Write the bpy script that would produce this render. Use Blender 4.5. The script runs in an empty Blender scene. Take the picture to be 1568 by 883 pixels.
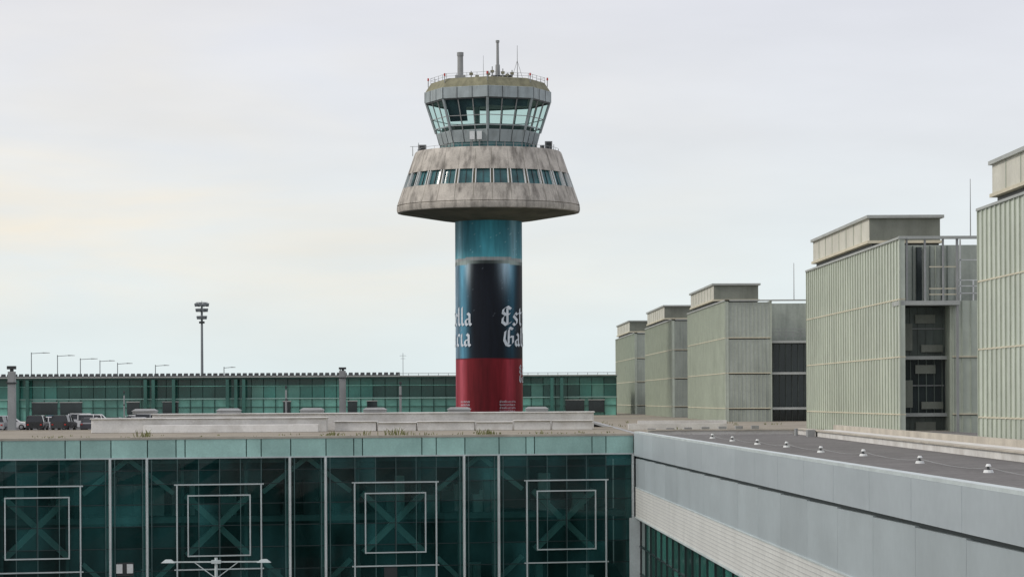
import bpy, math, random
from mathutils import Vector, Matrix
random.seed(7)
F=4200.0; CX=784.0; HY=610.0; E=14.0; ROLL=0.005
sc=bpy.context.scene
def W(u,v,Y):
    u0=u-ROLL*(v-HY); v0=v+ROLL*(u-CX)
    return ((u0-CX)/F*Y, Y, E+(HY-v0)/F*Y)

# ---------------- materials ----------------
def newmat(name):
    m=bpy.data.materials.new(name); m.use_nodes=True
    nt=m.node_tree; return m,nt,nt.nodes['Principled BSDF'],nt.nodes['Material Output']
def mat(name,col,rough=0.7,metal=0.0,var=0.15,scale=0.6,streak=0.0,sscale=(1.2,1.2,0.12),dirt=(0.05,0.045,0.035),bump=0.0,fine=0.06,spec=0.5,lo=0.45,hi=0.7):
    m,nt,b,o=newmat(name); N=nt.nodes; L=nt.links
    tc=N.new('ShaderNodeTexCoord')
    n=N.new('ShaderNodeTexNoise'); n.inputs['Scale'].default_value=scale; n.inputs['Detail'].default_value=6
    L.new(tc.outputs['Object'],n.inputs['Vector'])
    r=N.new('ShaderNodeMapRange'); r.inputs[1].default_value=0.3; r.inputs[2].default_value=0.7
    r.inputs[3].default_value=1-var; r.inputs[4].default_value=1+var
    L.new(n.outputs['Fac'],r.inputs[0])
    n2=N.new('ShaderNodeTexNoise'); n2.inputs['Scale'].default_value=scale*14; n2.inputs['Detail'].default_value=3
    L.new(tc.outputs['Object'],n2.inputs['Vector'])
    r2=N.new('ShaderNodeMapRange'); r2.inputs[1].default_value=0.3; r2.inputs[2].default_value=0.7
    r2.inputs[3].default_value=1-fine; r2.inputs[4].default_value=1+fine
    L.new(n2.outputs['Fac'],r2.inputs[0])
    mu=N.new('ShaderNodeMath'); mu.operation='MULTIPLY'; L.new(r.outputs[0],mu.inputs[0]); L.new(r2.outputs[0],mu.inputs[1])
    sc_=N.new('ShaderNodeVectorMath'); sc_.operation='SCALE'; sc_.inputs[0].default_value=col
    L.new(mu.outputs[0],sc_.inputs['Scale'])
    out=sc_.outputs[0]
    if streak>0:
        mp=N.new('ShaderNodeMapping'); mp.inputs['Scale'].default_value=sscale
        L.new(tc.outputs['Object'],mp.inputs['Vector'])
        n3=N.new('ShaderNodeTexNoise'); n3.inputs['Scale'].default_value=1.0; n3.inputs['Detail'].default_value=7; n3.inputs['Roughness'].default_value=0.62
        L.new(mp.outputs[0],n3.inputs['Vector'])
        r3=N.new('ShaderNodeMapRange'); r3.inputs[1].default_value=lo; r3.inputs[2].default_value=hi; r3.inputs[3].default_value=0; r3.inputs[4].default_value=streak
        L.new(n3.outputs['Fac'],r3.inputs[0])
        mx=N.new('ShaderNodeMix'); mx.data_type='RGBA'
        L.new(r3.outputs[0],mx.inputs['Factor']); L.new(out,mx.inputs['A']); mx.inputs['B'].default_value=(*dirt,1)
        out=mx.outputs['Result']
    L.new(out,b.inputs['Base Color'])
    b.inputs['Roughness'].default_value=rough; b.inputs['Metallic'].default_value=metal
    b.inputs['Specular IOR Level'].default_value=spec
    if bump>0:
        bp=N.new('ShaderNodeBump'); bp.inputs['Strength'].default_value=bump; bp.inputs['Distance'].default_value=0.05
        L.new(n2.outputs['Fac'],bp.inputs['Height']); L.new(bp.outputs[0],b.inputs['Normal'])
    return m
def glassmat(name,tint,base,opaque=0.45,rough=0.05):
    m,nt,b,o=newmat(name); N=nt.nodes; L=nt.links
    t=N.new('ShaderNodeBsdfTransparent'); t.inputs[0].default_value=(*tint,1)
    tc=N.new('ShaderNodeTexCoord'); n=N.new('ShaderNodeTexNoise'); n.inputs['Scale'].default_value=0.35; n.inputs['Detail'].default_value=5
    mp=N.new('ShaderNodeMapping'); mp.inputs['Scale'].default_value=(1,1,0.35)
    L.new(tc.outputs['Object'],mp.inputs['Vector']); L.new(mp.outputs[0],n.inputs['Vector'])
    mx=N.new('ShaderNodeMix'); mx.data_type='RGBA'
    mx.inputs['A'].default_value=(*[c*0.35 for c in base],1); mx.inputs['B'].default_value=(*[c*2.1 for c in base],1)
    r=N.new('ShaderNodeMapRange'); r.inputs[1].default_value=0.35; r.inputs[2].default_value=0.65
    L.new(n.outputs['Fac'],r.inputs[0]); L.new(r.outputs[0],mx.inputs['Factor']); L.new(mx.outputs['Result'],b.inputs['Base Color'])
    b.inputs['Roughness'].default_value=rough
    s=N.new('ShaderNodeMixShader'); s.inputs[0].default_value=opaque
    L.new(t.outputs[0],s.inputs[1]); L.new(b.outputs[0],s.inputs[2]); L.new(s.outputs[0],o.inputs['Surface'])
    return m
M={}
M['concrete']=mat('weathered_concrete',(0.47,0.435,0.385),0.9,var=0.2,scale=0.5,streak=0.8,sscale=(0.9,0.9,0.14),dirt=(0.10,0.09,0.08),bump=0.4,fine=0.12,lo=0.46,hi=0.67)
M['concrete_dk']=mat('underside_shade_concrete',(0.15,0.14,0.10),0.9,var=0.25,scale=0.4,streak=0.5,sscale=(0.5,0.5,0.5),dirt=(0.05,0.06,0.035))  # concrete with the underside's shade put into its colour; reused for piers, joints
M['panel']=mat('cab_grey_panel',(0.34,0.39,0.40),0.5,var=0.1,scale=1,streak=0.45,sscale=(1.5,1.5,0.3),dirt=(0.12,0.13,0.12))
M['olive']=mat('roof_edge_olive',(0.24,0.23,0.15),0.85,var=0.25,scale=1,streak=0.5,dirt=(0.08,0.08,0.05))
M['dark']=mat('dark_metal',(0.035,0.04,0.042),0.5,var=0.2)
M['navy']=mat('navy_blind',(0.012,0.02,0.035),0.5,var=0.2)
M['grey']=mat('grey_metal',(0.30,0.31,0.31),0.5,var=0.12,streak=0.3,dirt=(0.12,0.1,0.09))
M['white']=mat('white_paint',(0.72,0.74,0.73),0.5,var=0.08,streak=0.15,dirt=(0.35,0.35,0.33))
M['red']=mat('red_lamp',(0.5,0.03,0.02),0.4,var=0.1)
M['cabglass']=glassmat('cab_glass',(0.82,0.95,0.92),(0.06,0.15,0.14),0.12)
M['skirtglass']=mat('skirt_window_glass',(0.035,0.12,0.13),0.08,var=0.5,scale=0.5)
M['curtain']=[glassmat('curtain_glass_%d'%i,(0.44,0.68,0.66),tuple(c*k for c in (0.014,0.058,0.058)),0.4+0.04*i,0.04+0.01*i) for i,k in enumerate((0.7,1.0,1.3,1.8))]
M['fascia_g']=[mat('pale_green_spandrel_%d'%i,tuple(c*k for c in (0.36,0.575,0.525)),0.25,var=0.12,streak=0.3,sscale=(0.8,0.8,0.5),dirt=(0.21,0.36,0.335)) for i,k in enumerate((0.9,1.0,1.1))]
M['mullion']=mat('white_mullion',(0.52,0.58,0.58),0.4,var=0.12)
M['joint']=mat('dark_joint',(0.012,0.028,0.03),0.5)
M['gridline']=mat('mid_green_joint',(0.06,0.12,0.12),0.5,var=.3)
M['brace']=mat('interior_brace',(0.36,0.47,0.45),0.6,var=0.15)
M['interior']=mat('dark_interior',(0.045,0.085,0.085),0.8,var=0.7,scale=0.25)
M['slab']=mat('interior_slab',(0.18,0.25,0.25),0.8,var=0.3)
M['tan']=mat('tan_coping',(0.47,0.43,0.36),0.8,var=0.15,streak=0.4,sscale=(0.5,0.5,0.5),dirt=(0.2,0.175,0.14))
M['roof']=mat('gravel_roof',(0.30,0.265,0.21),0.95,var=0.35,scale=0.3,streak=0.5,sscale=(0.3,0.3,0.3),dirt=(0.12,0.11,0.08),bump=0.6)
M['wroof']=mat('dark_felt_roof',(0.145,0.138,0.132),0.9,var=0.15,scale=0.35,streak=0.5,sscale=(0.5,0.08,0.5),dirt=(0.085,0.08,0.076),bump=0.4,fine=0.22)
M['whitewall']=mat('white_membrane',(0.68,0.67,0.64),0.8,var=0.12,scale=0.5,streak=0.45,sscale=(0.8,0.8,0.8),dirt=(0.38,0.35,0.30))
M['alus']=[mat('aluminium_cladding_%d'%i,tuple(c*k for c in (0.40,0.45,0.475)),0.4,var=0.06,scale=0.15,streak=0.3,sscale=(0.5,0.15,0.9),dirt=(0.30,0.345,0.37),fine=0.03) for i,k in enumerate((.965,1,1.035))]
M['alu2s']=[mat('lower_cladding_%d'%i,tuple(c*k for c in (0.38,0.435,0.455)),0.45,var=0.08,scale=0.2,streak=0.25,sscale=(0.4,0.12,0.6),dirt=(0.30,0.34,0.35),fine=0.03) for i,k in enumerate((.96,1,1.04))]
M['perf']=mat('perforated_band',(0.62,0.63,0.60),0.6,var=0.08,scale=0.3,streak=0.2,dirt=(0.4,0.41,0.4))
M['perfd']=mat('band_slat_grey',(0.42,0.43,0.42),0.6,var=0.08)  # darker grey for the thin slats across the band
M['hall_lt']=[mat('hall_light_glass_%d'%i,tuple(c*k for c in (0.19,0.47,0.39)),0.25,var=0.35,scale=0.12,streak=0.6,sscale=(0.25,0.25,0.1),dirt=(0.07,0.22,0.18)) for i,k in enumerate((0.65,0.85,1.05,1.35))]
M['hall_dk']=[mat('hall_dark_glass_%d'%i,tuple(c*k for c in (0.022,0.085,0.07)),0.15,var=0.4,scale=0.15) for i,k in enumerate((0.8,1.2,1.7,2.6))]
M['hall_wall']=mat('hall_solid_green',(0.03,0.10,0.085),0.5,var=.3)
M['ugl']=[mat('profiled_glass_cladding_%d'%i,tuple(c*k for c in (0.545,0.595,0.51)),0.3,var=0.12,scale=0.12,streak=0.35,sscale=(0.6,0.25,0.15),dirt=(0.40,0.445,0.375)) for i,k in enumerate((.94,1.0,1.05))]
M['ugl_shade']=mat('profiled_glass_shaded',(0.38,0.415,0.37),0.35,var=0.15,scale=0.3,streak=0.6,sscale=(1.0,0.6,0.12),dirt=(0.18,0.205,0.18))  # darker copy of the side cladding, shade of the front faces painted in
M['smoke']=mat('smoked_panel',(0.10,0.125,0.11),0.3,var=0.4,scale=0.4,streak=.4,dirt=(.045,.055,.05))
M['ugljoint']=mat('glass_rib',(0.42,0.46,0.38),0.5,var=0.1)
M['seam']=mat('tan_seam',(0.60,0.56,0.43),0.7,var=0.1)
M['pent']=mat('penthouse_panel',(0.60,0.59,0.51),0.6,var=0.1,scale=0.3,streak=0.35,sscale=(1,.4,.4),dirt=(0.43,0.42,0.34))
M['pent_shade']=mat('penthouse_shaded',(0.20,0.215,0.18),0.6,var=0.15,scale=0.5,streak=0.5,dirt=(0.11,0.12,0.095))  # penthouse panel darkened, shade on its front is part of the colour
M['lid']=mat('penthouse_lid',(0.38,0.40,0.38),0.6,var=0.1)
M['win']=mat('dark_window',(0.02,0.028,0.03),0.08,var=0.4,scale=0.4)
M['asphalt']=mat('asphalt',(0.055,0.055,0.055),0.9,var=0.2,scale=0.1)
M['ground']=mat('apron_ground',(0.14,0.14,0.125),0.95,var=0.3,scale=0.01)
M['weed']=mat('weed_leaf',(0.17,0.18,0.06),0.8,var=0.5,scale=6)
M['tyre']=mat('tyre_rubber',(0.02,0.02,0.02),0.8)
M['carglass']=mat('car_window',(0.02,0.025,0.03),0.05)
M['steelpole']=mat('galvanised_steel',(0.20,0.22,0.23),0.5,var=0.1)
M['text']=mat('white_print',(0.62,0.68,0.74),0.4,var=0.15,scale=1.5)
def carpaint(n,c): 
    m=mat(n,c,0.25,var=0.03); m.node_tree.nodes['Principled BSDF'].inputs['Coat Weight'].default_value=0.5; return m
CP=[carpaint('car_paint_white',(0.7,0.7,0.7)),carpaint('car_paint_black',(0.02,0.02,0.022)),carpaint('car_paint_silver',(0.35,0.36,0.37)),carpaint('car_paint_blue',(0.03,0.06,0.15)),carpaint('car_paint_grey',(0.10,0.10,0.11))]

# ---------------- builder ----------------
class B:
    def __init__(s): s.v=[];s.f=[];s.m=[];s.mats=[]
    def mi(s,m):
        if m not in s.mats: s.mats.append(m)
        return s.mats.index(m)
    def poly(s,pts,m):
        i=len(s.v); s.v+= [tuple(p) for p in pts]; s.f.append(list(range(i,i+len(pts)))); s.m.append(s.mi(m))
    def hexa(s,b,t,m):
        i=len(s.v); s.v+=[tuple(p) for p in b]+[tuple(p) for p in t]
        for f in ([3,2,1,0],[4,5,6,7],[0,1,5,4],[1,2,6,5],[2,3,7,6],[3,0,4,7]):
            s.f.append([i+k for k in f]); s.m.append(s.mi(m))
    def box(s,x0,x1,y0,y1,z0,z1,m):
        s.hexa([(x0,y0,z0),(x1,y0,z0),(x1,y1,z0),(x0,y1,z0)],[(x0,y0,z1),(x1,y0,z1),(x1,y1,z1),(x0,y1,z1)],m)
    def cyl(s,p,q,r0,r1,n,m,caps=True):
        p=Vector(p);q=Vector(q);d=(q-p).normalized()
        a=d.orthogonal().normalized(); b=d.cross(a)
        i=len(s.v)
        for c,r in ((p,r0),(q,r1)):
            for k in range(n):
                t=2*math.pi*k/n; s.v.append(tuple(c+a*math.cos(t)*r+b*math.sin(t)*r))
        for k in range(n):
            s.f.append([i+k,i+(k+1)%n,i+n+(k+1)%n,i+n+k]); s.m.append(s.mi(m))
        if caps:
            s.f.append([i+k for k in range(n)][::-1]); s.m.append(s.mi(m)); s.f.append([i+n+k for k in range(n)]); s.m.append(s.mi(m))
    def beam(s,p,q,w,m,up=(0,0,1),h=None):
        p=Vector(p);q=Vector(q);d=(q-p).normalized(); a=d.cross(Vector(up))
        if a.length<1e-3: a=Vector((1,0,0))
        a.normalize(); b=a.cross(d).normalized(); h=h or w
        a=a*w/2; b=b*h/2
        s.hexa([p-a-b,p+a-b,q+a-b,q-a-b],[p-a+b,p+a+b,q+a+b,q-a+b],m)
    def lathe(s,c,prof,n,m,off=0.0,a0=0,a1=360):
        i=len(s.v); full=(a1-a0>=360); cols=n if full else n+1
        for r,z in prof:
            for k in range(cols):
                t=math.radians(a0+(a1-a0)*k/n)+off
                s.v.append((c[0]+r*math.sin(t),c[1]-r*math.cos(t),z))
        for j in range(len(prof)-1):
            for k in range(n):
                k2=(k+1)%cols
                s.f.append([i+j*cols+k,i+j*cols+k2,i+(j+1)*cols+k2,i+(j+1)*cols+k]); s.m.append(s.mi(m))
    def build(s,name,parent=None,smooth=False,bevel=0):
        me=bpy.data.meshes.new(name); me.from_pydata(s.v,[],s.f)
        for m in s.mats: me.materials.append(m)
        me.polygons.foreach_set('material_index',s.m)
        if smooth: me.polygons.foreach_set('use_smooth',[True]*len(me.polygons))
        me.update()
        o=bpy.data.objects.new(name,me); sc.collection.objects.link(o)
        if parent:
            o.parent=parent; o.matrix_parent_inverse=Matrix.Translation(-Vector(parent.location))
        if bevel:
            md=o.modifiers.new('bevel','BEVEL'); md.width=bevel; md.segments=2
        return o
def empty(name,loc):
    e=bpy.data.objects.new(name,None); e.location=loc; sc.collection.objects.link(e); return e

# ---------------- ground ----------------
b=B(); b.poly([(-6000,-500,0),(6000,-500,0),(6000,9000,0),(-6000,9000,0)],M['ground']); b.build('ground')

# ---------------- control tower ----------------
TC=(W(748,340,373)[0],373.0)
tower=empty('control_tower',(TC[0],TC[1],0))
def zz(v): return E+(HY-v)/11.26
R=4.55
def shaft_col(a,z):
    z=z-E
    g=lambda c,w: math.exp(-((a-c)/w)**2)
    def add(c,d,k): return [c[i]+d[i]*k for i in range(3)]
    rnd=random.random()
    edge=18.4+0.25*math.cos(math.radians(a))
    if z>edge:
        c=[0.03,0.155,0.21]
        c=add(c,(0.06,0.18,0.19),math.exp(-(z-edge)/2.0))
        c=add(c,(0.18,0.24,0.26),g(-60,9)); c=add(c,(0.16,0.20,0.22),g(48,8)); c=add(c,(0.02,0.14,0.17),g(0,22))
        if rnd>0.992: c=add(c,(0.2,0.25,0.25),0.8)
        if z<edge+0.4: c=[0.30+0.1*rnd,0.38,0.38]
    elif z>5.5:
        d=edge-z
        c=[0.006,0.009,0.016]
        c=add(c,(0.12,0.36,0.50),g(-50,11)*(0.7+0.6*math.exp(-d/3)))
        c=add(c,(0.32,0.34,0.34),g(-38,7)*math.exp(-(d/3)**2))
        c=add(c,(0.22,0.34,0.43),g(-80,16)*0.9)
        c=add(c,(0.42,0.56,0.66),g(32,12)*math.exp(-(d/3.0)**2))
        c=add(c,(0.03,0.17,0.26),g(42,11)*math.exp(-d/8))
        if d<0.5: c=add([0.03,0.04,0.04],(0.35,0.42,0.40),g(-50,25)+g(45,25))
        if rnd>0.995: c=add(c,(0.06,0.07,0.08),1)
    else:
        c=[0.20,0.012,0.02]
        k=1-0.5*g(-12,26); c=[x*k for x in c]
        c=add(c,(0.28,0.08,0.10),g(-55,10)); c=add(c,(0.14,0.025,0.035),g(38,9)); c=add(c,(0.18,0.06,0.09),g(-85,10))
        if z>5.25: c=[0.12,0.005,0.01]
    return c
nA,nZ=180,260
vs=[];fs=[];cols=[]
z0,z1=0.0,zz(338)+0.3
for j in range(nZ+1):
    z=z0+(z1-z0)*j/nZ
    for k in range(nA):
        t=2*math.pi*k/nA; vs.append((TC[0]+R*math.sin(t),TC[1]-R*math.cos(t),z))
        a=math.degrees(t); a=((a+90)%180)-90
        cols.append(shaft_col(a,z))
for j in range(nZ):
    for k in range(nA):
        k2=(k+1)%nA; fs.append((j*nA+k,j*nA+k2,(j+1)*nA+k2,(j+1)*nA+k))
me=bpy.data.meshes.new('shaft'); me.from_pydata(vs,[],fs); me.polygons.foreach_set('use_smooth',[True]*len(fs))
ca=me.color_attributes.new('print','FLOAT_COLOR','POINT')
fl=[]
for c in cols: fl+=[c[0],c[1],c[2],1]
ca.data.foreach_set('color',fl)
m,nt,bs,o=newmat('printed_wrap'); at=nt.nodes.new('ShaderNodeAttribute'); at.attribute_name='print'
nz=nt.nodes.new('ShaderNodeTexNoise'); nz.inputs['Scale'].default_value=0.8; nz.inputs['Detail'].default_value=6
tcn=nt.nodes.new('ShaderNodeTexCoord'); mpn=nt.nodes.new('ShaderNodeMapping'); mpn.inputs['Scale'].default_value=(2.5,2.5,0.3)
nt.links.new(tcn.outputs['Object'],mpn.inputs[0]); nt.links.new(mpn.outputs[0],nz.inputs['Vector'])
mr=nt.nodes.new('ShaderNodeMapRange'); mr.inputs[1].default_value=.3; mr.inputs[2].default_value=.7; mr.inputs[3].default_value=.75; mr.inputs[4].default_value=1.25
nt.links.new(nz.outputs['Fac'],mr.inputs[0])
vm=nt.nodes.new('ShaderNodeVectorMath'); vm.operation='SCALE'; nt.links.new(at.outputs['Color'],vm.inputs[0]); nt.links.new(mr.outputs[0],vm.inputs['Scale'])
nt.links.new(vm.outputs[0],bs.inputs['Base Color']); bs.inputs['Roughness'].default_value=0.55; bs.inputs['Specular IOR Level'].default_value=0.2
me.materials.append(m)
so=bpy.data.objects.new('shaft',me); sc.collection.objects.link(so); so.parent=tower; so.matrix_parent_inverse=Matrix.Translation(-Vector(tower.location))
GL={'l':([[(.2,1.5),(.2,.15),(.4,0)]],.5),'i':([[(.05,.9),(.2,1),(.2,.15),(.4,0)],[(.15,1.3),(.25,1.36)]],.5),
'a':([[(.1,.8),(.35,1),(.55,.85),(.55,.15),(.7,0)],[(.55,.55),(.15,.45),(.15,.15),(.35,0),(.55,.2)]],.8),
's':([[(.6,.85),(.35,1),(.12,.75),(.55,.4),(.5,.12),(.25,0),(.05,.15)]],.72),
't':([[(.25,1.35),(.25,.2),(.45,0),(.6,.1)],[(.05,1),(.55,1)]],.66),
'r':([[(.05,.9),(.2,1),(.2,.05),(.35,.1)],[(.2,.75),(.45,1),(.62,.88)]],.68),
'e':([[(.55,.2),(.35,0),(.12,.2),(.12,.75),(.4,1),(.58,.75),(.12,.5)]],.68),
'c':([[(.55,.85),(.35,1),(.12,.75),(.12,.2),(.35,0),(.6,.2)]],.66),
'E':([[(.98,1.3),(.62,1.5),(.25,1.3),(.2,1.0),(.45,.85),(.2,.6),(.15,.25),(.5,0),(1.0,.25)],[(.4,.8),(.85,.9)],[(.6,1.4),(.6,.1)]],1.12),
'G':([[(1.0,1.35),(.65,1.5),(.25,1.2),(.15,.5),(.35,.1),(.7,0),(1.0,.25),(1.0,.75),(.7,.75)],[(.58,1.35),(.53,.15)]],1.15),' ':([],.4)}
def write(bb,text,a_deg,zb,unit,nib=.22,right=False):
    tot=sum(GL[c][1] for c in text)*unit
    x=math.radians(a_deg)*R-(tot if right else 0); cnt=0
    nx,nz_=nib*math.cos(math.radians(38))/2,nib*math.sin(math.radians(38))/2
    for c in text:
        for st in GL[c][0]:
            for p,q in zip(st[:-1],st[1:]):
                cnt+=1; rr=R+0.03+0.004*(cnt%24)
                n=max(1,int(abs(q[0]-p[0])*unit/0.4))
                for k in range(n):
                    P=(p[0]+(q[0]-p[0])*k/n,p[1]+(q[1]-p[1])*k/n);Q=(p[0]+(q[0]-p[0])*(k+1)/n,p[1]+(q[1]-p[1])*(k+1)/n)
                    pts=[]
                    for X,Z in ((P[0]-nx,P[1]-nz_),(P[0]+nx,P[1]+nz_),(Q[0]+nx,Q[1]+nz_),(Q[0]-nx,Q[1]-nz_)):
                        t=(x+X*unit)/R; pts.append((TC[0]+rr*math.sin(t),TC[1]-rr*math.cos(t),zb+Z*unit))
                    bb.poly(pts,M['text'])
        x+=GL[c][1]*unit
b=B()
write(b,'Estrella',20.5,E+9.9,1.66,nib=.27); write(b,'Galicia',24,E+7.1,1.66,nib=.27)
write(b,'Estrella',-29,E+9.9,1.62,nib=.26,right=True); write(b,'Galicia',-31,E+7.1,1.62,nib=.26,right=True)
write(b,'Est',62,E+3.4,0.75); write(b,'Gal',62,E+2.2,0.75)
for r_ in range(4):
    write(b,'la cerrisa tellica is' if r_%2 else 'il tesella cari sal ta',18,E-0.5-0.42*r_,0.19); write(b,'la calesi taris' ,-34,E-0.5-0.42*r_,0.19,right=True)
b.build('wrap_lettering',tower)

z_top,z_bot=E+33.3,E+26.1; r_top,r_bot=9.95,12.45
def rc(z): return r_top+(r_bot-r_top)*(z_top-z)/(z_top-z_bot)
zw1,zw0=E+30.4,E+28.45
b=B()
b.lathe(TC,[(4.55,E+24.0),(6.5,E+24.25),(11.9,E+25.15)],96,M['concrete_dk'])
b.lathe(TC,[(11.9,E+25.15),(12.35,E+25.22),(12.45,E+25.5),(12.45,E+25.95),(12.3,E+26.1),(rc(E+26.15),E+26.15),(rc(zw0),zw0)],96,M['concrete'])
b.lathe(TC,[(rc(zw1),zw1),(r_top,z_top),(r_top-0.1,z_top+0.12),(r_top-0.5,z_top+0.12),(r_top-0.55,z_top-0.6),(6.0,z_top-0.6)],96,M['concrete'])
b.lathe(TC,[(rc(zw0),zw0),(rc(zw0)-0.35,zw0)],96,M['concrete']); b.lathe(TC,[(rc(zw1)-0.35,zw1),(rc(zw1),zw1)],96,M['concrete'])
o=b.build('observation_skirt',tower,smooth=True)
md=o.modifiers.new('es','EDGE_SPLIT'); md.split_angle=math.radians(25)
b=B(); b.lathe(TC,[(rc(zw0)-0.33,zw0),(rc(zw1)-0.33,zw1)],96,M['skirtglass']); b.build('skirt_glazing',tower,smooth=True)
b=B(); N_=30
def fr(a,z,ro): 
    t=math.radians(a); r_=rc(z)+ro; return (TC[0]+r_*math.sin(t),TC[1]-r_*math.cos(t),z)
for k in range(N_):
    a=360/N_*k+3
    def pier(a0,a1,ro0,ro1,m,za=zw0,zb=zw1):
        b.hexa([fr(a0,za,ro1),fr(a1,za,ro1),fr(a1,za,ro0),fr(a0,za,ro0)],[fr(a0,zb,ro1),fr(a1,zb,ro1),fr(a1,zb,ro0),fr(a0,zb,ro0)],m)
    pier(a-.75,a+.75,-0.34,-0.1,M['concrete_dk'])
    pier(a-1.3,a-.8,-0.34,0.03,M['white']); pier(a+.8,a+1.3,-0.34,0.03,M['white'])
    pier(a+5.8,a+6.1,-0.34,-0.22,M['dark'])
    pier(a-.07,a+.07,-.05,.008,M['concrete_dk'],E+26.2,zw0-.05)
    pier(a-.06,a+.06,-.05,.008,M['concrete_dk'],zw1+.05,z_top-.1)
b.build('skirt_window_piers',tower)

def oc(r,z,k): 
    t=math.radians(45*k); return Vector((TC[0]+r*math.sin(t),TC[1]-r*math.cos(t),z))
b=B()
b.lathe(TC,[(8.45,E+40.1),(8.62,E+40.15),(8.62,E+41.6),(8.5,E+41.65)],8,M['panel'])
b.lathe(TC,[(8.5,E+41.65),(7.7,E+42.85),(7.3,E+42.95),(0.01,E+43.0)],8,M['olive'])
b.lathe(TC,[(7.05,E+36.0),(7.05,E+35.9),(6.62,E+34.4)],8,M['panel'])
b.lathe(TC,[(6.5,E+34.4),(6.4,E+32.7)],8,M['skirtglass'])
b.lathe(TC,[(0.01,E+40.1),(8.45,E+40.1)],8,M['grey'])
b.lathe(TC,[(7.0,E+35.9),(0.01,E+35.9)],8,M['dark'])
b.build('cab_shell',tower)
b=B()
b.lathe(TC,[(6.98,E+36.0),(8.30,E+40.1)],8,M['cabglass']); b.build('cab_glazing',tower)
b=B()
for k in range(8):
    p0,p1=oc(7.05,E+36.0,k),oc(8.38,E+40.12,k); b.cyl(p0,p1,0.19,0.19,6,M['panel'])
    q0,q1=oc(7.05,E+36.0,k+1),oc(8.38,E+40.12,k+1)
    for f in (1/3,2/3): b.beam(p0.lerp(q0,f),p1.lerp(q1,f),0.12,M['grey'])
    b.beam(p0.lerp(p1,0.14),q0.lerp(q1,0.14),0.14,M['panel']); b.beam(p0.lerp(p1,0.985),q0.lerp(q1,0.985),0.2,M['dark'])
    b.beam(p0.lerp(p1,0.45),q0.lerp(q1,0.45),0.09,M['grey'])
    a_,c_=oc(8.63,E+40.15,k),oc(8.63,E+40.15,k+1)
    for f in (0.02,1/3,2/3): b.beam(a_.lerp(c_,f),a_.lerp(c_,f)+Vector((0,0,1.45)),0.07,M['dark'])
    a1,c1,a2,c2=oc(6.64,E+34.4,k),oc(6.64,E+34.4,k+1),oc(7.06,E+35.95,k),oc(7.06,E+35.95,k+1)
    for f in (0.01,1/3,2/3): b.beam(a1.lerp(c1,f),a2.lerp(c2,f),0.07,M['dark'])
    d0,d1=oc(6.5,E+33,k),oc(6.5,E+33,k+1)
    for f in (0,.25,.5,.75): b.beam(d0.lerp(d1,f),d0.lerp(d1,f)+Vector((0,0,1.4)),0.12,M['grey'])
b.build('cab_frames',tower)
b=B()
b.lathe(TC,[(6.2,E+35.9),(6.3,E+36.7),(5.4,E+36.9),(5.3,E+35.9)],8,M['dark'])
b.cyl((TC[0]-1.5,TC[1]+1,E+35.9),(TC[0]-1.5,TC[1]+1,E+40.1),0.4,0.4,12,M['grey'])
def setf(k):
    global p0,p1,q0,q1
    p0,p1,q0,q1=oc(6.85,E+36,k),oc(8.15,E+40.05,k),oc(6.85,E+36,k+1),oc(8.15,E+40.05,k+1)
def facequad(f0,f1,g0,g1,m): b.poly([p0.lerp(q0,f0).lerp(p1.lerp(q1,f0),g0),p0.lerp(q0,f1).lerp(p1.lerp(q1,f1),g0),p0.lerp(q0,f1).lerp(p1.lerp(q1,f1),g1),p0.lerp(q0,f0).lerp(p1.lerp(q1,f0),g1)],m)
setf(7); facequad(0.02,0.48,0.28,1.0,M['navy']); facequad(0.48,1.0,0.72,1.0,M['navy'])
setf(0); facequad(0.0,0.95,0.76,1.0,M['navy'])
b.build('cab_interior',tower)
b=B()
def rp(u,v,dy=0): 
    x,y,z=W(u,v,373+dy); return x,y,z
zr=E+42.9
x,_,zt=rp(705,82); b.cyl((x,372,zr),(x,372,zt-0.5),0.42,0.40,12,M['grey']); b.cyl((x,372,zt-0.5),(x,372,zt),0.46,0.46,12,M['grey'])
b.box(x-0.7,x+0.7,371.3,372.7,zr,zr+0.9,M['grey'])
x,_,zt=rp(762,65); b.cyl((x,371,zr),(x,371,zr+2.2),0.34,0.3,10,M['grey']); b.cyl((x,371,zr+2.2),(x,371,zt),0.2,0.17,10,M['grey']); b.cyl((x,371,zt-0.3),(x,371,zt),0.26,0.26,10,M['grey'])
x,_,zt=rp(792,70); b.cyl((x,373,zr),(x,373,zt),0.06,0.03,6,M['grey'])
x,_,zt=rp(740,95); b.cyl((x,374,zr),(x,374,zt+1),0.04,0.02,6,M['grey'])
for u,h in ((722,1.2),(731,.6),(748,1.2),(754,1.8),(770,1.5),(777,.9),(784,1.3)):
    x,_,_=rp(u,100); b.cyl((x,369.5,zr),(x,369.5,zr+h),0.09,0.07,6,M['grey']); b.box(x-0.25,x+0.25,369.3,369.8,zr+h*0.55,zr+h*0.55+0.3,M['olive'])
x,_,_=rp(770,100); b.box(x-1.6,x+1.2,370.2,371,zr,zr+0.7,M['dark'])
x,_,_=rp(792,100)
b.beam((x,373,zr+3),(x+0.9,373,zr),0.05,M['grey']); b.beam((x,373,zr+3),(x-0.9,373,zr),0.05,M['grey'])
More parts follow.
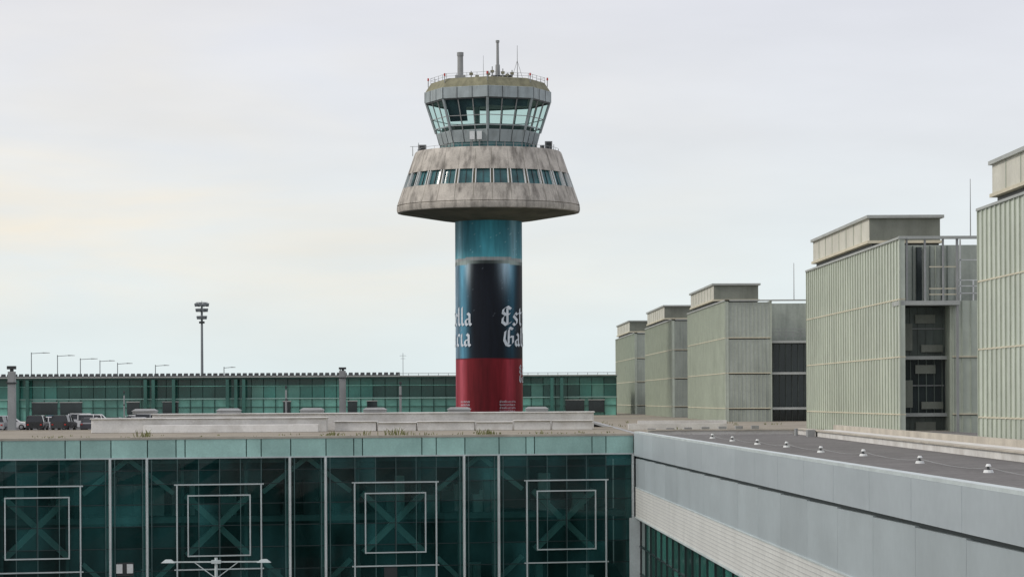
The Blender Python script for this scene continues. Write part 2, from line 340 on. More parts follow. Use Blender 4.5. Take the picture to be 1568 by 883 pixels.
for k in range(8):
    for f in (0,.25,.5,.75):
        p=oc(7.75,E+42.8,k).lerp(oc(7.75,E+42.8,k+1),f); b.cyl(p,p+Vector((0,0,0.75)),0.03,0.03,5,M['grey'])
        q=oc(7.75,E+42.8,k).lerp(oc(7.75,E+42.8,k+1),f+.25)
        for h in (0.38,0.73): b.cyl(p+Vector((0,0,h)),q+Vector((0,0,h)),0.02,0.02,5,M['grey'])
    p=oc(8.1,E+42.3,k); b.cyl(p,p+Vector((0,0,0.9)),0.06,0.06,6,M['grey']); b.cyl(p+Vector((0,0,.9)),p+Vector((0,0,1.25)),0.13,0.1,8,M['red'])
zg=z_top-0.3
for u,w,h,yy in ((647,.55,1.4,372),(840,.5,1.9,373),(830,.3,1.2,371)):
    x,_,_=rp(u,230); b.box(x-w,x+w,yy-.5,yy+.5,zg,zg+h,M['grey']); b.box(x-w*.6,x+w*.7,yy-.56,yy-.5,zg+.5,zg+h-.15,M['dark'])
for u,h in ((641,1.8),(632,1.3),(655,.9),(848,1.5),(855,.8),(668,1.0),(822,2.0)):
    x,_,_=rp(u,230); b.cyl((x,373,zg),(x,373,zg+h),0.06,0.04,5,M['grey'])
x,_,_=rp(630,225); b.beam((x-.2,373,zg+1.3),(x+1.2,373,zg+1.3),0.05,M['grey'])
for u in (724,735):
    x,_,_=rp(u,214); b.box(x-.33,x+.33,366.1,366.5,E+34.6,E+35.7,M['white']); b.cyl((x,366.5,E+33),(x,366.5,E+35.7),.07,.07,6,M['grey'])
for k in range(60):
    t=math.radians(6*k); t2=math.radians(6*k+6)
    p=Vector((TC[0]+9.6*math.sin(t),TC[1]-9.6*math.cos(t),z_top)); q=Vector((TC[0]+9.6*math.sin(t2),TC[1]-9.6*math.cos(t2),z_top))
    b.cyl(p+Vector((0,0,.5)),q+Vector((0,0,.5)),.025,.025,4,M['grey'])
    if k%2==0: b.cyl(p,p+Vector((0,0,.5)),.03,.03,4,M['grey'])
b.build('rooftop_equipment',tower)

# ---------------- glazed terminal (front) ----------------
XR,YR=8.4,190.0
dv=Vector((-1,-0.25,0)).normalized(); nv=Vector((0.25,-1,0)).normalized()
term=empty('glass_terminal_building',(-10,205,0))
def fp(s,z,out=0.0): 
    p=Vector((XR,YR,0))+dv*s+nv*out; return Vector((p.x,p.y,E+z))
def fbox(bb,s0,s1,z0,z1,o0,o1,m):
    bb.hexa([fp(s1,z0,o1),fp(s0,z0,o1),fp(s0,z0,o0),fp(s1,z0,o0)],[fp(s1,z1,o1),fp(s0,z1,o1),fp(s0,z1,o0),fp(s1,z1,o0)],m)
S1=62.0
rows=[-3.82,-4.65,-5.57,-6.9,-8.35,-9.8,-11.3,-12.6,-14.0]
b=B(); g=B(); j=B()
cuts=[]
for k in range(6):
    base=12*k
    cuts+=[base+x for x in (0,2.0,3.4,4.8,6.2,7.62,9.6)]
cuts=[c for c in cuts if c<S1]+[S1]
for a,c in zip(cuts[:-1],cuts[1:]):
    for z1_,z0_ in zip(rows[:-1],rows[1:]):
        w=random.choice([0,0,1,1,1,2,2,3])
        t1,t2=random.gauss(0,.006),random.gauss(0,.006)
        g.poly([fp(c,z0_,t1),fp(a,z0_,-t1),fp(a,z1_,t2),fp(c,z1_,-t2)],M['curtain'][w])
for c in cuts: fbox(j,c-.025,c+.025,-14,-3.83,-.03,.03,M['gridline'])
for r_ in rows[1:-1]: fbox(j,0,S1,r_-.025,r_+.025,-.028,.028,M['joint'])
g.build('curtain_glass',term); j.build('glass_joints',term)
cs=[0]
for k in range(6):
    for x in (2.0,3.0,7.1,7.7,9.6,12.0): cs.append(12*k+x)
cs=[c for c in cs if c<S1]+[S1]
for a,c in zip(cs[:-1],cs[1:]):
    fbox(b,a+.035,c-.035,-3.78,-2.62,-.3,.06,random.choice(M['fascia_g']))
fbox(b,0,S1,-3.78,-2.62,-.5,-.31,M['joint'])
fbox(b,0,S1,-3.88,-3.78,-.05,.12,M['mullion'])
fbox(b,-.1,S1,-2.58,-2.44,-.6,.14,M['tan'])
fbox(b,-.1,S1,-2.62,-2.58,-.5,.08,M['mullion'])
b.build('spandrel_band',term)
b=B()
for k in range(6):
    for s in (12*k+.08,12*k-2.4+.05):
        if s<0 or s>S1: continue
        fbox(b,s-.085,s+.085,-14,-3.88,.03,.16,M['mullion'])
        fbox(b,s-.02,s+.02,-14,-3.88,.16,.24,M['white'])
        if s>1: fbox(b,s-.34,s-.28,-14,-3.88,.03,.1,M['gridline']); fbox(b,s+.26,s+.32,-14,-3.88,.03,.1,M['gridline'])
    c=12*k+4.85
    if c>S1-3: continue
    def frame(h,zt,zb,w,o):
        fbox(b,c-h,c+h,zt-w,zt,.03,o,M['mullion']); fbox(b,c-h,c+h,zb,zb+w,.03,o,M['mullion'])
        fbox(b,c-h,c-h+w,zb+w,zt-w,.03,o,M['mullion']); fbox(b,c+h-w,c+h,zb+w,zt-w,.03,o,M['mullion'])
    frame(2.12,-6.3,-10.4,.085,.12)
    fbox(b,c-3.0,c+3.0,-5.655,-5.57,.03,.13,M['mullion']); fbox(b,c-3.0,c+3.0,-11.3,-11.215,.03,.13,M['mullion'])
    for x in (-2.82,2.82): fbox(b,c+x-.045,c+x+.045,-14,-5.57,.032,.17,M['mullion'])
    fbox(b,c-.03,c+.03,-6.2,-10.3,.02,.05,M['joint'])
b.build('white_frames',term)
b=B()
for k in range(6):
    c=12*k+4.85
    b.beam(fp(c-2.1,-6.35,-.5),fp(c+2.1,-10.35,-.5),.4,M['brace'],up=nv); b.beam(fp(c+2.1,-6.35,-1.0),fp(c-2.1,-10.35,-1.0),.4,M['brace'],up=nv)
    d=12*k+10.8
    for sx in (-1,1):
        b.beam(fp(d,-3.9,-.7),fp(d+sx*3.0,-6.2,-.7),.3,M['brace'],up=nv)
        b.beam(fp(d+sx*3.0,-10.8,-.75),fp(d,-13.6,-.75),.3,M['brace'],up=nv)
    for x in (0,9.6): fbox(b,12*k+x-.2,12*k+x+.2,-14,-2.7,-1.4,-1.0,M['brace'])
    for x in (2.7,7.0): fbox(b,12*k+x-.1,12*k+x+.1,-14,-2.7,-2.4,-2.2,M['slab'])
fbox(b,0,S1,-8.2,-7.8,-7,-1.5,M['slab']); fbox(b,0,S1,-4.2,-3.9,-7,-.8,M['slab'])
fbox(b,0,S1,-14,-2.7,-7.5,-7.0,M['interior'])
for _ in range(120):
    s=random.uniform(1,S1-1); z=random.choice([-14,-7.8]); h=random.uniform(.8,2.8); w=random.uniform(.2,1.3)
    dd=random.uniform(1.2,6.0)
    fbox(b,s,s+w,z,z+h,-dd-.4,-dd,random.choice([M['slab'],M['grey'],M['dark'],M['brace'],M['interior'],M['white']]))
b.build('interior_structure',term)
b=B()
for s,w in ((35.1,1.1),(17.2,.9)):
    fbox(b,s-w/2,s+w/2,-14 if w<1 else -11.6,-11.35 if w<1 else -10.7,.03,.06,M['dark'])
for s in (34.8,35.5): fbox(b,s-.2,s+.2,-11.4,-10.8,.06,.2,M['white'])
b.build('wall_openings',term)
b=B()
p=[fp(0,0),fp(S1,0)]
A=[(p[1].x+.1,p[1].y+.7),(p[0].x+.1,p[0].y+.7),(8.5,232),(-70,226)]
b.hexa([(x,y,E-3.0) for x,y in A],[(x,y,E-2.5) for x,y in A],M['roof'])
b.hexa([(-70,226,E-3.3),(8.5,232,E-3.3),(8.5,232.5,E-3.3),(-70,226.5,E-3.3)],[(-70,226,E-2.42),(8.5,232,E-2.42),(8.5,232.5,E-2.42),(-70,226.5,E-2.42)],M['tan'])
b.hexa([(-70,226.5,0),(8.5,232.5,0),(8.5,233,0),(-70,227,0)],[(-70,226.5,E-2.6),(8.5,232.5,E-2.6),(8.5,233,E-2.6),(-70,227,E-2.6)],M['grey'])
b.build('roof_slab',term)
b=B()
def rl(x,off): return 214+.12*(x+30)+off
def upst(x0,x1,off,d,z1_,m,lid=True):
    b.hexa([(x0,rl(x0,off),E-2.5),(x1,rl(x1,off),E-2.5),(x1,rl(x1,off)+d,E-2.5),(x0,rl(x0,off)+d,E-2.5)],
           [(x0,rl(x0,off)+.15,E+z1_),(x1,rl(x1,off)+.15,E+z1_),(x1,rl(x1,off)+d,E+z1_),(x0,rl(x0,off)+d,E+z1_)],m)
    if lid: b.hexa([(x0-.1,rl(x0,off)-.02,E+z1_),(x1+.1,rl(x1,off)-.02,E+z1_),(x1+.1,rl(x1,off)+d+.1,E+z1_),(x0-.1,rl(x0,off)+d+.1,E+z1_)],
           [(x0-.1,rl(x0,off)-.02,E+z1_+.09),(x1+.1,rl(x1,off)-.02,E+z1_+.09),(x1+.1,rl(x1,off)+d+.1,E+z1_+.09),(x0-.1,rl(x0,off)+d+.1,E+z1_+.09)],M['whitewall'])
upst(-28.5,6.6,3,3.5,-1.15,M['whitewall'])
upst(-32.5,-14.5,-2,2.5,-1.45,M['whitewall'])
upst(-28.3,-15,-3.8,1.2,-1.9,M['whitewall'],False)
x=-14
while x<6:
    w=random.uniform(2,4.5); upst(x,min(x+w,6.4),0.5,1.6,-1.75-random.random()*.2,M['whitewall']); x+=w+.15
for u in (230,355,480,575,703,822):
    x=(u-784)/4200*222; y=rl(x,4)
    b.box(x-.9,x+.9,y,y+1.6,E-1.06,E-.85,M['grey']); b.hexa([(x-1.0,y-.1,E-.85),(x+1.0,y-.1,E-.85),(x+1.0,y+1.7,E-.85),(x-1.0,y+1.7,E-.85)],[(x-.7,y+.2,E-.66),(x+.7,y+.2,E-.66),(x+.7,y+1.4,E-.66),(x-.7,y+1.4,E-.66)],M['grey'])
b.build('roof_upstands',term,bevel=.04)

b=B()
def tuft(x,y,z,n,h):
    for _ in range(n):
        a=random.uniform(0,6.28); l=h*random.uniform(.4,1.1); t=random.uniform(.1,.8)*l; w=.025
        bx,by=x+random.gauss(0,.3),y+random.gauss(0,.2)
        tip=(bx+math.cos(a)*t,by+math.sin(a)*t,z+l); mid=(bx+math.cos(a)*t*.35,by+math.sin(a)*t*.35,z+l*.6)
        b.poly([(bx-w,by,z),(bx+w,by,z),(mid[0]+w,mid[1],mid[2]),tip,(mid[0]-w,mid[1],mid[2])],M['weed'])
for u,n,h in ((215,18,.55),(505,18,.35),(556,10,.4),(602,26,.6),(622,10,.3),(742,34,.42),(755,14,.35),(830,8,.3),(650,8,.25)):
    y=192+.2*(u-900)/22; x=(u-784)/4200*y; tuft(x,y+2,E-2.5,n,h)
for _ in range(40):
    x=random.uniform(-33,7); tuft(x,190.6+.25*(x-8.4)+random.uniform(.8,12),E-2.5,3,.15)
for _ in range(25):
    x=random.uniform(9,26); tuft(x,random.uniform(196,300),E-2.7,5,.3)
b.build('roof_weeds')

# ---------------- wing building ----------------
wing=empty('metal_clad_wing_building',(14,100,0))
def xw(y): return 8.4+.032*(190-y)
Y0,Y1=20.0,189.6
def sk(bb,o0,o1,y0,y1,z0a,z1a,m,z0b=None,z1b=None):
    z0b=z0a if z0b is None else z0b; z1b=z1a if z1b is None else z1b
    bb.hexa([(xw(y0)+o0,y0,E+z0b),(xw(y0)+o1,y0,E+z0b),(xw(y1)+o1,y1,E+z0a),(xw(y1)+o0,y1,E+z0a)],
            [(xw(y0)+o0,y0,E+z1b),(xw(y0)+o1,y0,E+z1b),(xw(y1)+o1,y1,E+z1a),(xw(y1)+o0,y1,E+z1a)],m)
b=B()
ys=[Y0+k*(Y1-Y0)/22 for k in range(23)]
zB=lambda y: -3.98+(190-y)/124*.33
for a,c in zip(ys[:-1],ys[1:]):
    sk(b,0,.4,a+.02,c-.02,zB(c),-2.42,random.choice(M['alus']),zB(a),-2.42)
sk(b,.02,.42,Y0,Y1,-2.415,-2.3,M['mullion'])
sk(b,.02,.5,Y0,Y1,zB(Y1)-.001,-2.43,M['alu2s'][0],zB(Y0)-.001,-2.43)
sk(b,.24,.6,Y0,Y1,zB(Y1)-.2,zB(Y1)-.002,M['joint'],zB(Y0)-.16,zB(Y0)-.002)
for a,c in zip(ys[:-1],ys[1:]):
    sk(b,.12,.7,a+.015,c-.015,-6.15,zB(c)-.2,random.choice(M['alu2s']),-6.15,zB(a)-.16)
    sk(b,.09,.7,a+.006,c-.006,-8.15,-6.17,M['perf'])
sk(b,.06,.5,Y0,Y1,-6.2,-6.14,M['mullion']); sk(b,.02,.5,Y0,Y1,-8.25,-8.16,M['mullion'])
b.build('wall_cladding',wing)
b=B()
y=Y0
while y<Y1-3:
    for z0_,z1_ in ((-8.26,-10.2),(-10.2,-12.1),(-12.1,-14)):
        b.poly([(xw(y)+.4,y,E+z0_),(xw(y)+.4,y,E+z1_),(xw(y+4)+.4,y+4,E+z1_),(xw(y+4)+.4,y+4,E+z0_)],random.choice(M['hall_dk']))
    sk(b,.28,.45,y-.04,y+.04,-14,-8.26,M['joint']); y+=4
for z_ in (-10.2,-12.1): sk(b,.3,.44,Y0,Y1,z_-.04,z_+.04,M['joint'])
sk(b,-.35,.35,Y1-.5,Y1+.0,-14,-8.26,M['mullion'])
b.build('wing_glazing',wing)
b=B()
for k in range(9):
    z=-6.35-.2*k; sk(b,.078,.1,Y0,Y1,z-.03,z,M['perfd'])
b.build('band_slats',wing)
b=B()
sk(b,.42,22,Y0,Y1,-2.7,-2.42,M['wroof'])
b.build('flat_roof',wing)
b=B()
b.box(8.95,19.2,181,181.5,E-2.6,E-2.16,M['whitewall']); b.box(8.9,19.3,180.9,181.6,E-2.16,E-2.08,M['tan'])
b.box(18.7,19.1,Y0,180.9,E-2.5,E-2.1,M['whitewall']); b.box(18.6,19.2,Y0,180.9,E-2.1,E-2.03,M['tan'])
b.box(19.2,21.3,Y0,180.9,E-2.4,E-2.15,M['whitewall']); b.box(21.3,21.7,Y0,182,E-2.5,E-1.85,M['tan'])
b.box(18.1,18.55,168,169,E-2.42,E-2.0,M['grey']); b.cyl((17.8,172,E-2.42),(17.8,172,E-1.95),.12,.12,10,M['grey'])
b.build('roof_parapet',wing)
b=B()
pts=[(12.6,141),(13.3,133),(13.5,120),(14.4,112.5),(14.8,99.6),(15.1,87),(15.6,77),(12.2,152),(11.9,163)]
pts.sort(key=lambda p:-p[1])
for x,y in pts:
    z=E-2.42; b.cyl((x,y,z),(x,y,z+.09),.17,.14,12,M['white']); b.cyl((x,y,z+.09),(x,y,z+.2),.05,.05,8,M['dark']); b.cyl((x,y,z+.2),(x,y,z+.28),.10,.06,10,M['white'])
for (x,y),(x2,y2) in zip(pts[:-1],pts[1:]):
    n=6
    for k in range(n):
        f=k/n;g_=(k+1)/n; h=lambda t: E-2.40+.15*(2*t-1)**2; sw=lambda t:.25*math.sin(t*math.pi)
        b.cyl((x+(x2-x)*f+sw(f),y+(y2-y)*f,h(f)),(x+(x2-x)*g_+sw(g_),y+(y2-y)*g_,h(g_)),.012,.012,4,M['grey'])
b.build('lightning_conductor',wing)

b=B()
b.box(8.6,60,190.5,530,E-3.2,E-2.7,M['roof']); b.box(8.6,60,190,190.5,E-3.2,E-2.35,M['tan'])
b.box(8.7,60,530,530.6,0,E-2.4,M['tan'])
b.box(8.6,9.0,190.5,530,0.0,E-2.5,M['grey'])
b.box(10,18.5,236,237,E-2.7,E-2.2,M['whitewall']); b.box(12,20.5,262,262.8,E-2.7,E-2.15,M['whitewall'])
for k in range(7): b.box(10.5+k*1.6,11.1+k*1.6,212+k*3,213+k*3,E-2.7,E-2.35,M['grey'])
b.build('podium_roof')

# ---------------- profiled-glass service blocks ----------------
L0=30.95; SL=-.0224
def tx(a,y): return L0+SL*y+a
def tb(bb,a0,a1,y0,y1,z0,z1,m):
    bb.hexa([(tx(a0,y0),y0,E+z0),(tx(a1,y0),y0,E+z0),(tx(a1,y1),y1,E+z0),(tx(a0,y1),y1,E+z0)],
            [(tx(a0,y0),y0,E+z1),(tx(a1,y0),y0,E+z1),(tx(a1,y1),y1,E+z1),(tx(a0,y1),y1,E+z1)],m)
SE=[10.85,6.67,2.7,-1.26,-5.2]
def block(y0,y1,variant):
    e=empty('profiled_glass_block',(tx(5,y0),y0,0)); Wd=11.0
    b=B()
    fy=y0+.6
    n=int((y1-y0)/1.3)
    for zt,zb in zip(SE[:-1],SE[1:]):
        for k in range(n):
            ya,yb=y0+(y1-y0)*k/n,y0+(y1-y0)*(k+1)/n
            tb(b,.08,.4,ya+.002,yb-.002,zb+.09,zt,random.choice(M['ugl']))
        tb(b,.02,.42,y0-.02,y1+.02,zb,zb+.09,M['seam'])
        for k in range(n+1):
            y=y0+(y1-y0)*k/n
            tb(b,0.0,.08,y-.08,y+.08,zb+.09,zt-.0,M['ugljoint'])
    tb(b,-.05,.5,y0-.1,y1+.1,10.85,11.0,M['lid'])
    tb(b,.1,.4,y0,y1,-14,-5.2,M['ugl'][1])
    tb(b,.4,Wd,y1-.3,y1,-14,10.8,M['ugl_shade'])
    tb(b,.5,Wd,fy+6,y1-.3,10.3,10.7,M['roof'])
    tb(b,Wd-.3,Wd,fy,y1-.3,-14,10.8,M['ugl_shade'])
    b.build('side_wall',e)
    b=B()
    tb(b,.35,5.3,y0+14.3,y1-4.3,10.7,11.5,M['dark'])
    tb(b,-.05,5.5,y0+13.9,y1-4,11.35,11.55,M['seam'])
    tb(b,.1,5.35,y0+14.05,y1-4.1,11.55,13.2,M['pent'])
    tb(b,.12,5.33,y0+14.0,y0+14.049,11.56,13.19,M['pent_shade'])
    for k in range(1,8):
        y=y0+14+(y1-y0-18)*k/8; tb(b,.06,.1,y-.06,y+.06,11.55,13.2,M['ugljoint'])
    tb(b,-.1,5.6,y0+13.7,y1-3.9,13.2,13.42,M['lid'])
    b.build('penthouse',e)
    b=B()
    if variant=='A':
        tb(b,.4,11,y0+3.2,y0+3.5,-14,10.6,M['ugl_shade'])
        tb(b,.0,4.2,y0,y0+3.2,6.3,6.6,M['lid'])
        tb(b,.45,4.2,y0+2.4,y0+2.5,6.7,10.5,M['ugl_shade'])
        tb(b,1.55,1.95,y0+2.2,y0+2.39,6.6,10.4,M['win'])
        for k in range(9): tb(b,.5+k*.4,.56+k*.4,y0+2.3,y0+2.4,6.7,10.5,M['smoke'] if k%3 else M['ugljoint'])
        for k in range(3): tb(b,.5+k*1.25,.62+k*1.25,y0+.1,y0+.3,6.6,10.85,M['grey'])
        tb(b,3.95,4.1,y0+.05,y0+.25,-14,10.85,M['grey'])
        tb(b,0,11,y0-.05,y0+.35,10.85,11.05,M['lid'])
        for z in (7.0,7.4,8.9): tb(b,2.1,4.0,y0+.12,y0+.18,z,z+.07,M['seam'])
        for (za,zb_),mm_ in zip(((2.7,6.2),(-1.26,2.7),(-5,-1.26)),('smoke','win','smoke')):
            tb(b,.45,3.6,y0+2.6,y0+2.7,za,zb_,M[mm_])
            for k in range(6): tb(b,.6+k*.55,.66+k*.55,y0+2.5,y0+2.6,za,zb_,M['smoke'])
            tb(b,1.5,2.9,y0+2.4,y0+2.5,zb_-1.1,zb_-.5,M['pent_shade']); tb(b,.5,1.3,y0+2.4,y0+2.5,za+.5,za+2.4,M['pent_shade']); tb(b,1.9,3.4,y0+2.3,y0+2.5,za+.4,za+.9,M['pent_shade'])
            tb(b,.5,3.5,y0+2.45,y0+2.5,za+2.0,za+2.06,M['grey'])
        for z in (2.7,-1.26): tb(b,.42,3.6,y0+1.9,y0+2.58,z-.12,z+.12,M['lid'])
        tb(b,3.6,3.75,y0+.6,y0+2.6,-14,6.3,M['ugljoint'])
        for zt,zb in zip(SE[1:-1],SE[2:]):
            tb(b,3.76,11,y0+.6,y0+.9,zb+.1,zt-.05,M['ugl'][0]); tb(b,3.75,11,y0+.5,y0+.9,zb,zb+.1,M['seam'])
            for k in range(12): tb(b,3.8+k*.6,3.86+k*.6,y0+.52,y0+.6,zb+.1,zt-.05,M['ugljoint'])
        for k in range(8): tb(b,4.3+k*.9,4.4+k*.9,y0+.7,y0+.8,6.6,10.85 if k%2==0 else 8,M['white'])
        for z in (7.1,7.6,8.0,9.4): tb(b,4.1,11,y0+.7,y0+.78,z,z+.06,M['white'])
        b.cyl((tx(5.0,y0),y0+.4,E+11),(tx(5.0,y0),y0+.4,E+15),.04,.02,6,M['grey'])
    else:
        w=5.1
        for zt,zb in zip(SE[:-1],SE[1:]):
            tb(b,.4,w,y0+.1,y0+.4,zb+.12,zt-.12,M['ugl_shade']); tb(b,.4,w+.05,y0,y0+.4,zb-.0,zb+.11,M['seam'])
            for k in range(11): tb(b,.45+k*.45,.50+k*.45,y0+.06,y0+.1,zb+.12,zt-.12,M['ugljoint'])
        tb(b,-.02,11,y0-.1,y0+.4,10.85,11.0,M['lid'])
        tb(b,w,11,y0+3.9,y0+4.2,-14,10.7,M['ugl_shade'])
        tb(b,w,11,y0+3.5,y0+3.85,-14,6.2,M['win'])
        for z in (6.25,2.7,-1.26): tb(b,w+.02,11,y0+.3,y0+3.4,z-.12,z+.14,M['lid'])
        for k in range(8): tb(b,w+.2+k*.8,w+.25+k*.8,y0+.35,y0+.4,6.4,7.7,M['grey'])
        for z in (6.9,7.3,7.68): tb(b,w,11,y0+.35,y0+.4,z,z+.06,M['grey'])
        tb(b,w,w+.2,y0+.1,y0+3.5,-14,10.85,M['ugljoint'])
        for k in range(8): tb(b,w+.7+k*.7,w+.78+k*.7,y0+3.3,y0+3.45,-14,6.2,M['smoke'])
        b.cyl((tx(8,y0),y0+2,E+11),(tx(8,y0),y0+2,E+15.2),.05,.03,6,M['grey'])
    b.build('front_elevation',e)
block(111,161,'A'); block(189,238.5,'A'); block(309,358,'B'); block(383.5,436,'B'); block(461,514,'B')

# ---------------- far glazed hall ----------------
hall=empty('distant_glass_concourse',(-40,440,0))
YH=440
b=B()
XL,XH=-110,16.8
b.box(XL,XH,YH-1.5,YH+30,E+3.35,E+3.6,M['hall_wall'])
b.box(XL,XH+.2,YH-1.8,YH+.5,E+3.6,E+3.8,M['lid'])
b.box(XL,XH,YH+.4,YH+30,-0.0+.05,E+3.3,M['hall_wall'])
x=XL; k=0; run=0
while x<XH-1.9:
    if run==0: run=random.randint(2,7); mt=random.choice(M['hall_lt']); md_=random.choice(M['hall_dk']); mu_=random.choice(M['hall_dk'][1:])
    run-=1
    b.box(x,x+1.85,YH,YH+.2,E+2.3,E+3.35,mu_)
    b.box(x,x+1.85,YH,YH+.2,E+.3,E+2.2,md_ if random.random()<.85 else M['hall_lt'][0])
    b.box(x,x+1.85,YH-.6,YH-.4,E-3.6,E+.15,mt if random.random()>.06 else M['hall_dk'][3])
    b.box(x-.04,x+.04,YH-.75,YH-.3,E-3.6,E+.15,M['hall_dk'][1])
    x+=1.95
b.box(XL,XH,YH-.9,YH+.3,E+.15,E+.3,M['fascia_g'][0]); b.box(XL,XH,YH-.2,YH+.3,E+2.2,E+2.3,M['hall_lt'][3])
b.box(XL,XH,YH-.8,YH-.35,E-1.15,E-1.08,M['hall_dk'][1])
b.box(XL,XH,YH-.9,YH-.3,E-4.0,E-3.6,M['grey'])
b.build('hall_facade',hall)
b=B()
x=XL
while x<W(607,570,YH)[0]:
    b.hexa([(x,YH+2,E+3.6),(x+.75,YH+2,E+3.6),(x+.75,YH+3.2,E+3.6),(x,YH+3.2,E+3.6)],[(x+.1,YH+2.5,E+4.35),(x+.7,YH+2.5,E+4.35),(x+.7,YH+2.9,E+4.35),(x+.1,YH+2.9,E+4.35)],M['dark'])
    x+=.95
b.box(XL,W(607,570,YH)[0],YH+3,YH+3.6,E+3.6,E+3.95,M['dark'])
x=W(610,570,YH)[0]
while x<XH: b.box(x-.04,x+.04,YH+1,YH+1.1,E+3.6,E+4.1,M['grey']); x+=1.6
b.box(W(610,570,YH)[0],XH,YH+1,YH+1.1,E+4.1,E+4.18,M['grey'])
b.build('roof_louvres',hall)
b=B()
for u,w in ((570,1.6),(70,4),(110,3.5),(205,2),(262,2.5),(440,1.2),(540,1.5),(880,3.0),(913,2.5)):
    x=(u-784)/4200*YH; b.box(x-w/2,x+w/2,YH-.85,YH-.61,E-2.2,E-.3,M['win']); b.box(x-w/2-.1,x+w/2+.1,YH-.95,YH-.86,E-.3,E-.15,M['lid'])
for u in (30,45,225,237,268,363,375,845,860,350):
    x=(u-784)/4200*YH; b.box(x-.25,x+.25,YH-2,YH-1.3,E-3.6,E+3.3,M['hall_dk'][2])
b.build('bays',hall)

def ccol(u,vt,Y,w):
    x,y,z=W(u,vt,Y); e=empty('concrete_column',(x,y,0)); b=B()
    b.hexa([(x-w/2,y-w/2,0),(x+w/2,y-w/2,0),(x+w/2,y+w/2,0),(x-w/2,y+w/2,0)],[(x-w*.42,y-w*.42,z-.5),(x+w*.42,y-w*.42,z-.5),(x+w*.42,y+w*.42,z-.5),(x-w*.42,y+w*.42,z-.5)],M['grey'])
    b.box(x-w*.2,x+w*.2,y-w*.2,y+w*.2,z-.5,z-.3,M['dark']); b.box(x-w*.55,x+w*.5,y-w*.3,y+w*.3,z-.3,z,M['dark'])
    b.box(x-w*.56,x+w*.56,y-w*.56,y+w*.56,z-1.6,z-1.45,M['dark'])
    b.build('column',e,bevel=.03)
ccol(18,560,245,.75); ccol(525,562,400,.95); ccol(521,562,402,.4); ccol(613,584,300,.3); ccol(438,590,300,.22); ccol(190,598,300,.16)

x,y,z=W(309,470,520); e=empty('floodlight_mast',(x,y,0)); b=B()
b.cyl((x,y,0),(x,y,z+.3),.34,.2,10,M['steelpole'])
for hgt,rr_ in ((z-2.0,.75),(z-.6,.95),(z+.4,1.15)): 
    for k in range(8):
        t=k*math.pi/4+hgt; px,py=x+rr_*math.cos(t),y+rr_*math.sin(t)
        b.hexa([(px-.2,py-.2,hgt-.3),(px+.2,py-.2,hgt-.3),(px+.2,py+.2,hgt-.3),(px-.2,py+.2,hgt-.3)],[(px-.28,py-.3,hgt+.2),(px+.28,py-.3,hgt+.2),(px+.28,py+.3,hgt+.35),(px-.28,py+.3,hgt+.35)],M['steelpole'])
        b.beam((x,y,hgt-.1),(px,py,hgt-.1),.08,M['steelpole'])
b.lathe((x,y),[(1.1,z+.8),(1.2,z+.86),(1.1,z+.9)],12,M['steelpole']); b.cyl((x-1.1,y,z+.86),(x+1.1,y,z+.86),.05,.05,5,M['steelpole'])
b.cyl((x,y,z+.3),(x,y,z+1.2),.06,.04,6,M['steelpole']); b.box(x-.5,x+.5,y-.35,y+.35,z-3.1,z-2.7,M['dark'])
b.build('mast',e)
def lamp(u,vt,Y,arm,h=0):
    x,y,z=W(u,vt,Y); e=empty('street_lamp',(x,y,0)); b=B()
    b.cyl((x,y,0),(x,y,z+.2),.13,.07,8,M['steelpole'])
    b.cyl((x,y,z-.0),(x+arm*.7,y,z+.12),.05,.05,6,M['steelpole'])
    b.hexa([(x+arm*.62,y-.15,z+.02),(x+arm,y-.12,z+.05),(x+arm,y+.12,z+.05),(x+arm*.62,y+.15,z+.02)],[(x+arm*.62,y-.12,z+.2),(x+arm,y-.08,z+.14),(x+arm,y+.08,z+.14),(x+arm*.62,y+.12,z+.2)],M['grey'])
    b.build('pole_and_head',e)
for u,v,a in ((48,541,3.2),(88,545,3.0),(123,550,3.0),(153,553,2.6),(180,557,2.6),(238,560,2.4),(343,563,2.0)): lamp(u,v,475,a)
x,y,z=W(617,540,480); e=empty('radio_mast',(x,y,0)); b=B(); b.cyl((x,y,0),(x,y,z),.1,.04,6,M['steelpole']); b.beam((x-.6,y,z-.5),(x+.6,y,z-.5),.05,M['steelpole']); b.beam((x-.4,y,z-1),(x+.4,y,z-1),.05,M['steelpole']); b.build('mast',e)
x,y,z=W(331,862,165); e=empty('double_arm_lamp',(x,y,0)); b=B()
b.cyl((x,y,0),(x,y,z+.35),.13,.09,10,M['mullion'])
for sx in (-1,1):
    b.beam((x,y,z+.1),(x+sx*2.6,y,z+.1),.08,M['mullion']); b.beam((x,y,z-.9),(x+sx*1.3,y,z+.07),.05,M['mullion'])
    xa,xb=x+sx*2.45,x+sx*3.3
    if sx<0: xa,xb=xb,xa
    b.hexa([(xa,y-.2,z+.05),(xb,y-.2,z+.05),(xb,y+.2,z+.05),(xa,y+.2,z+.05)],[(xa+.25,y-.1,z+.25),(xb-.25,y-.1,z+.25),(xb-.25,y+.1,z+.25),(xa+.25,y+.1,z+.25)],M['mullion'])
b.box(x-.28,x+.28,y-.15,y+.15,z+.0,z+.2,M['mullion'])
b.build('lamp_assembly',e)

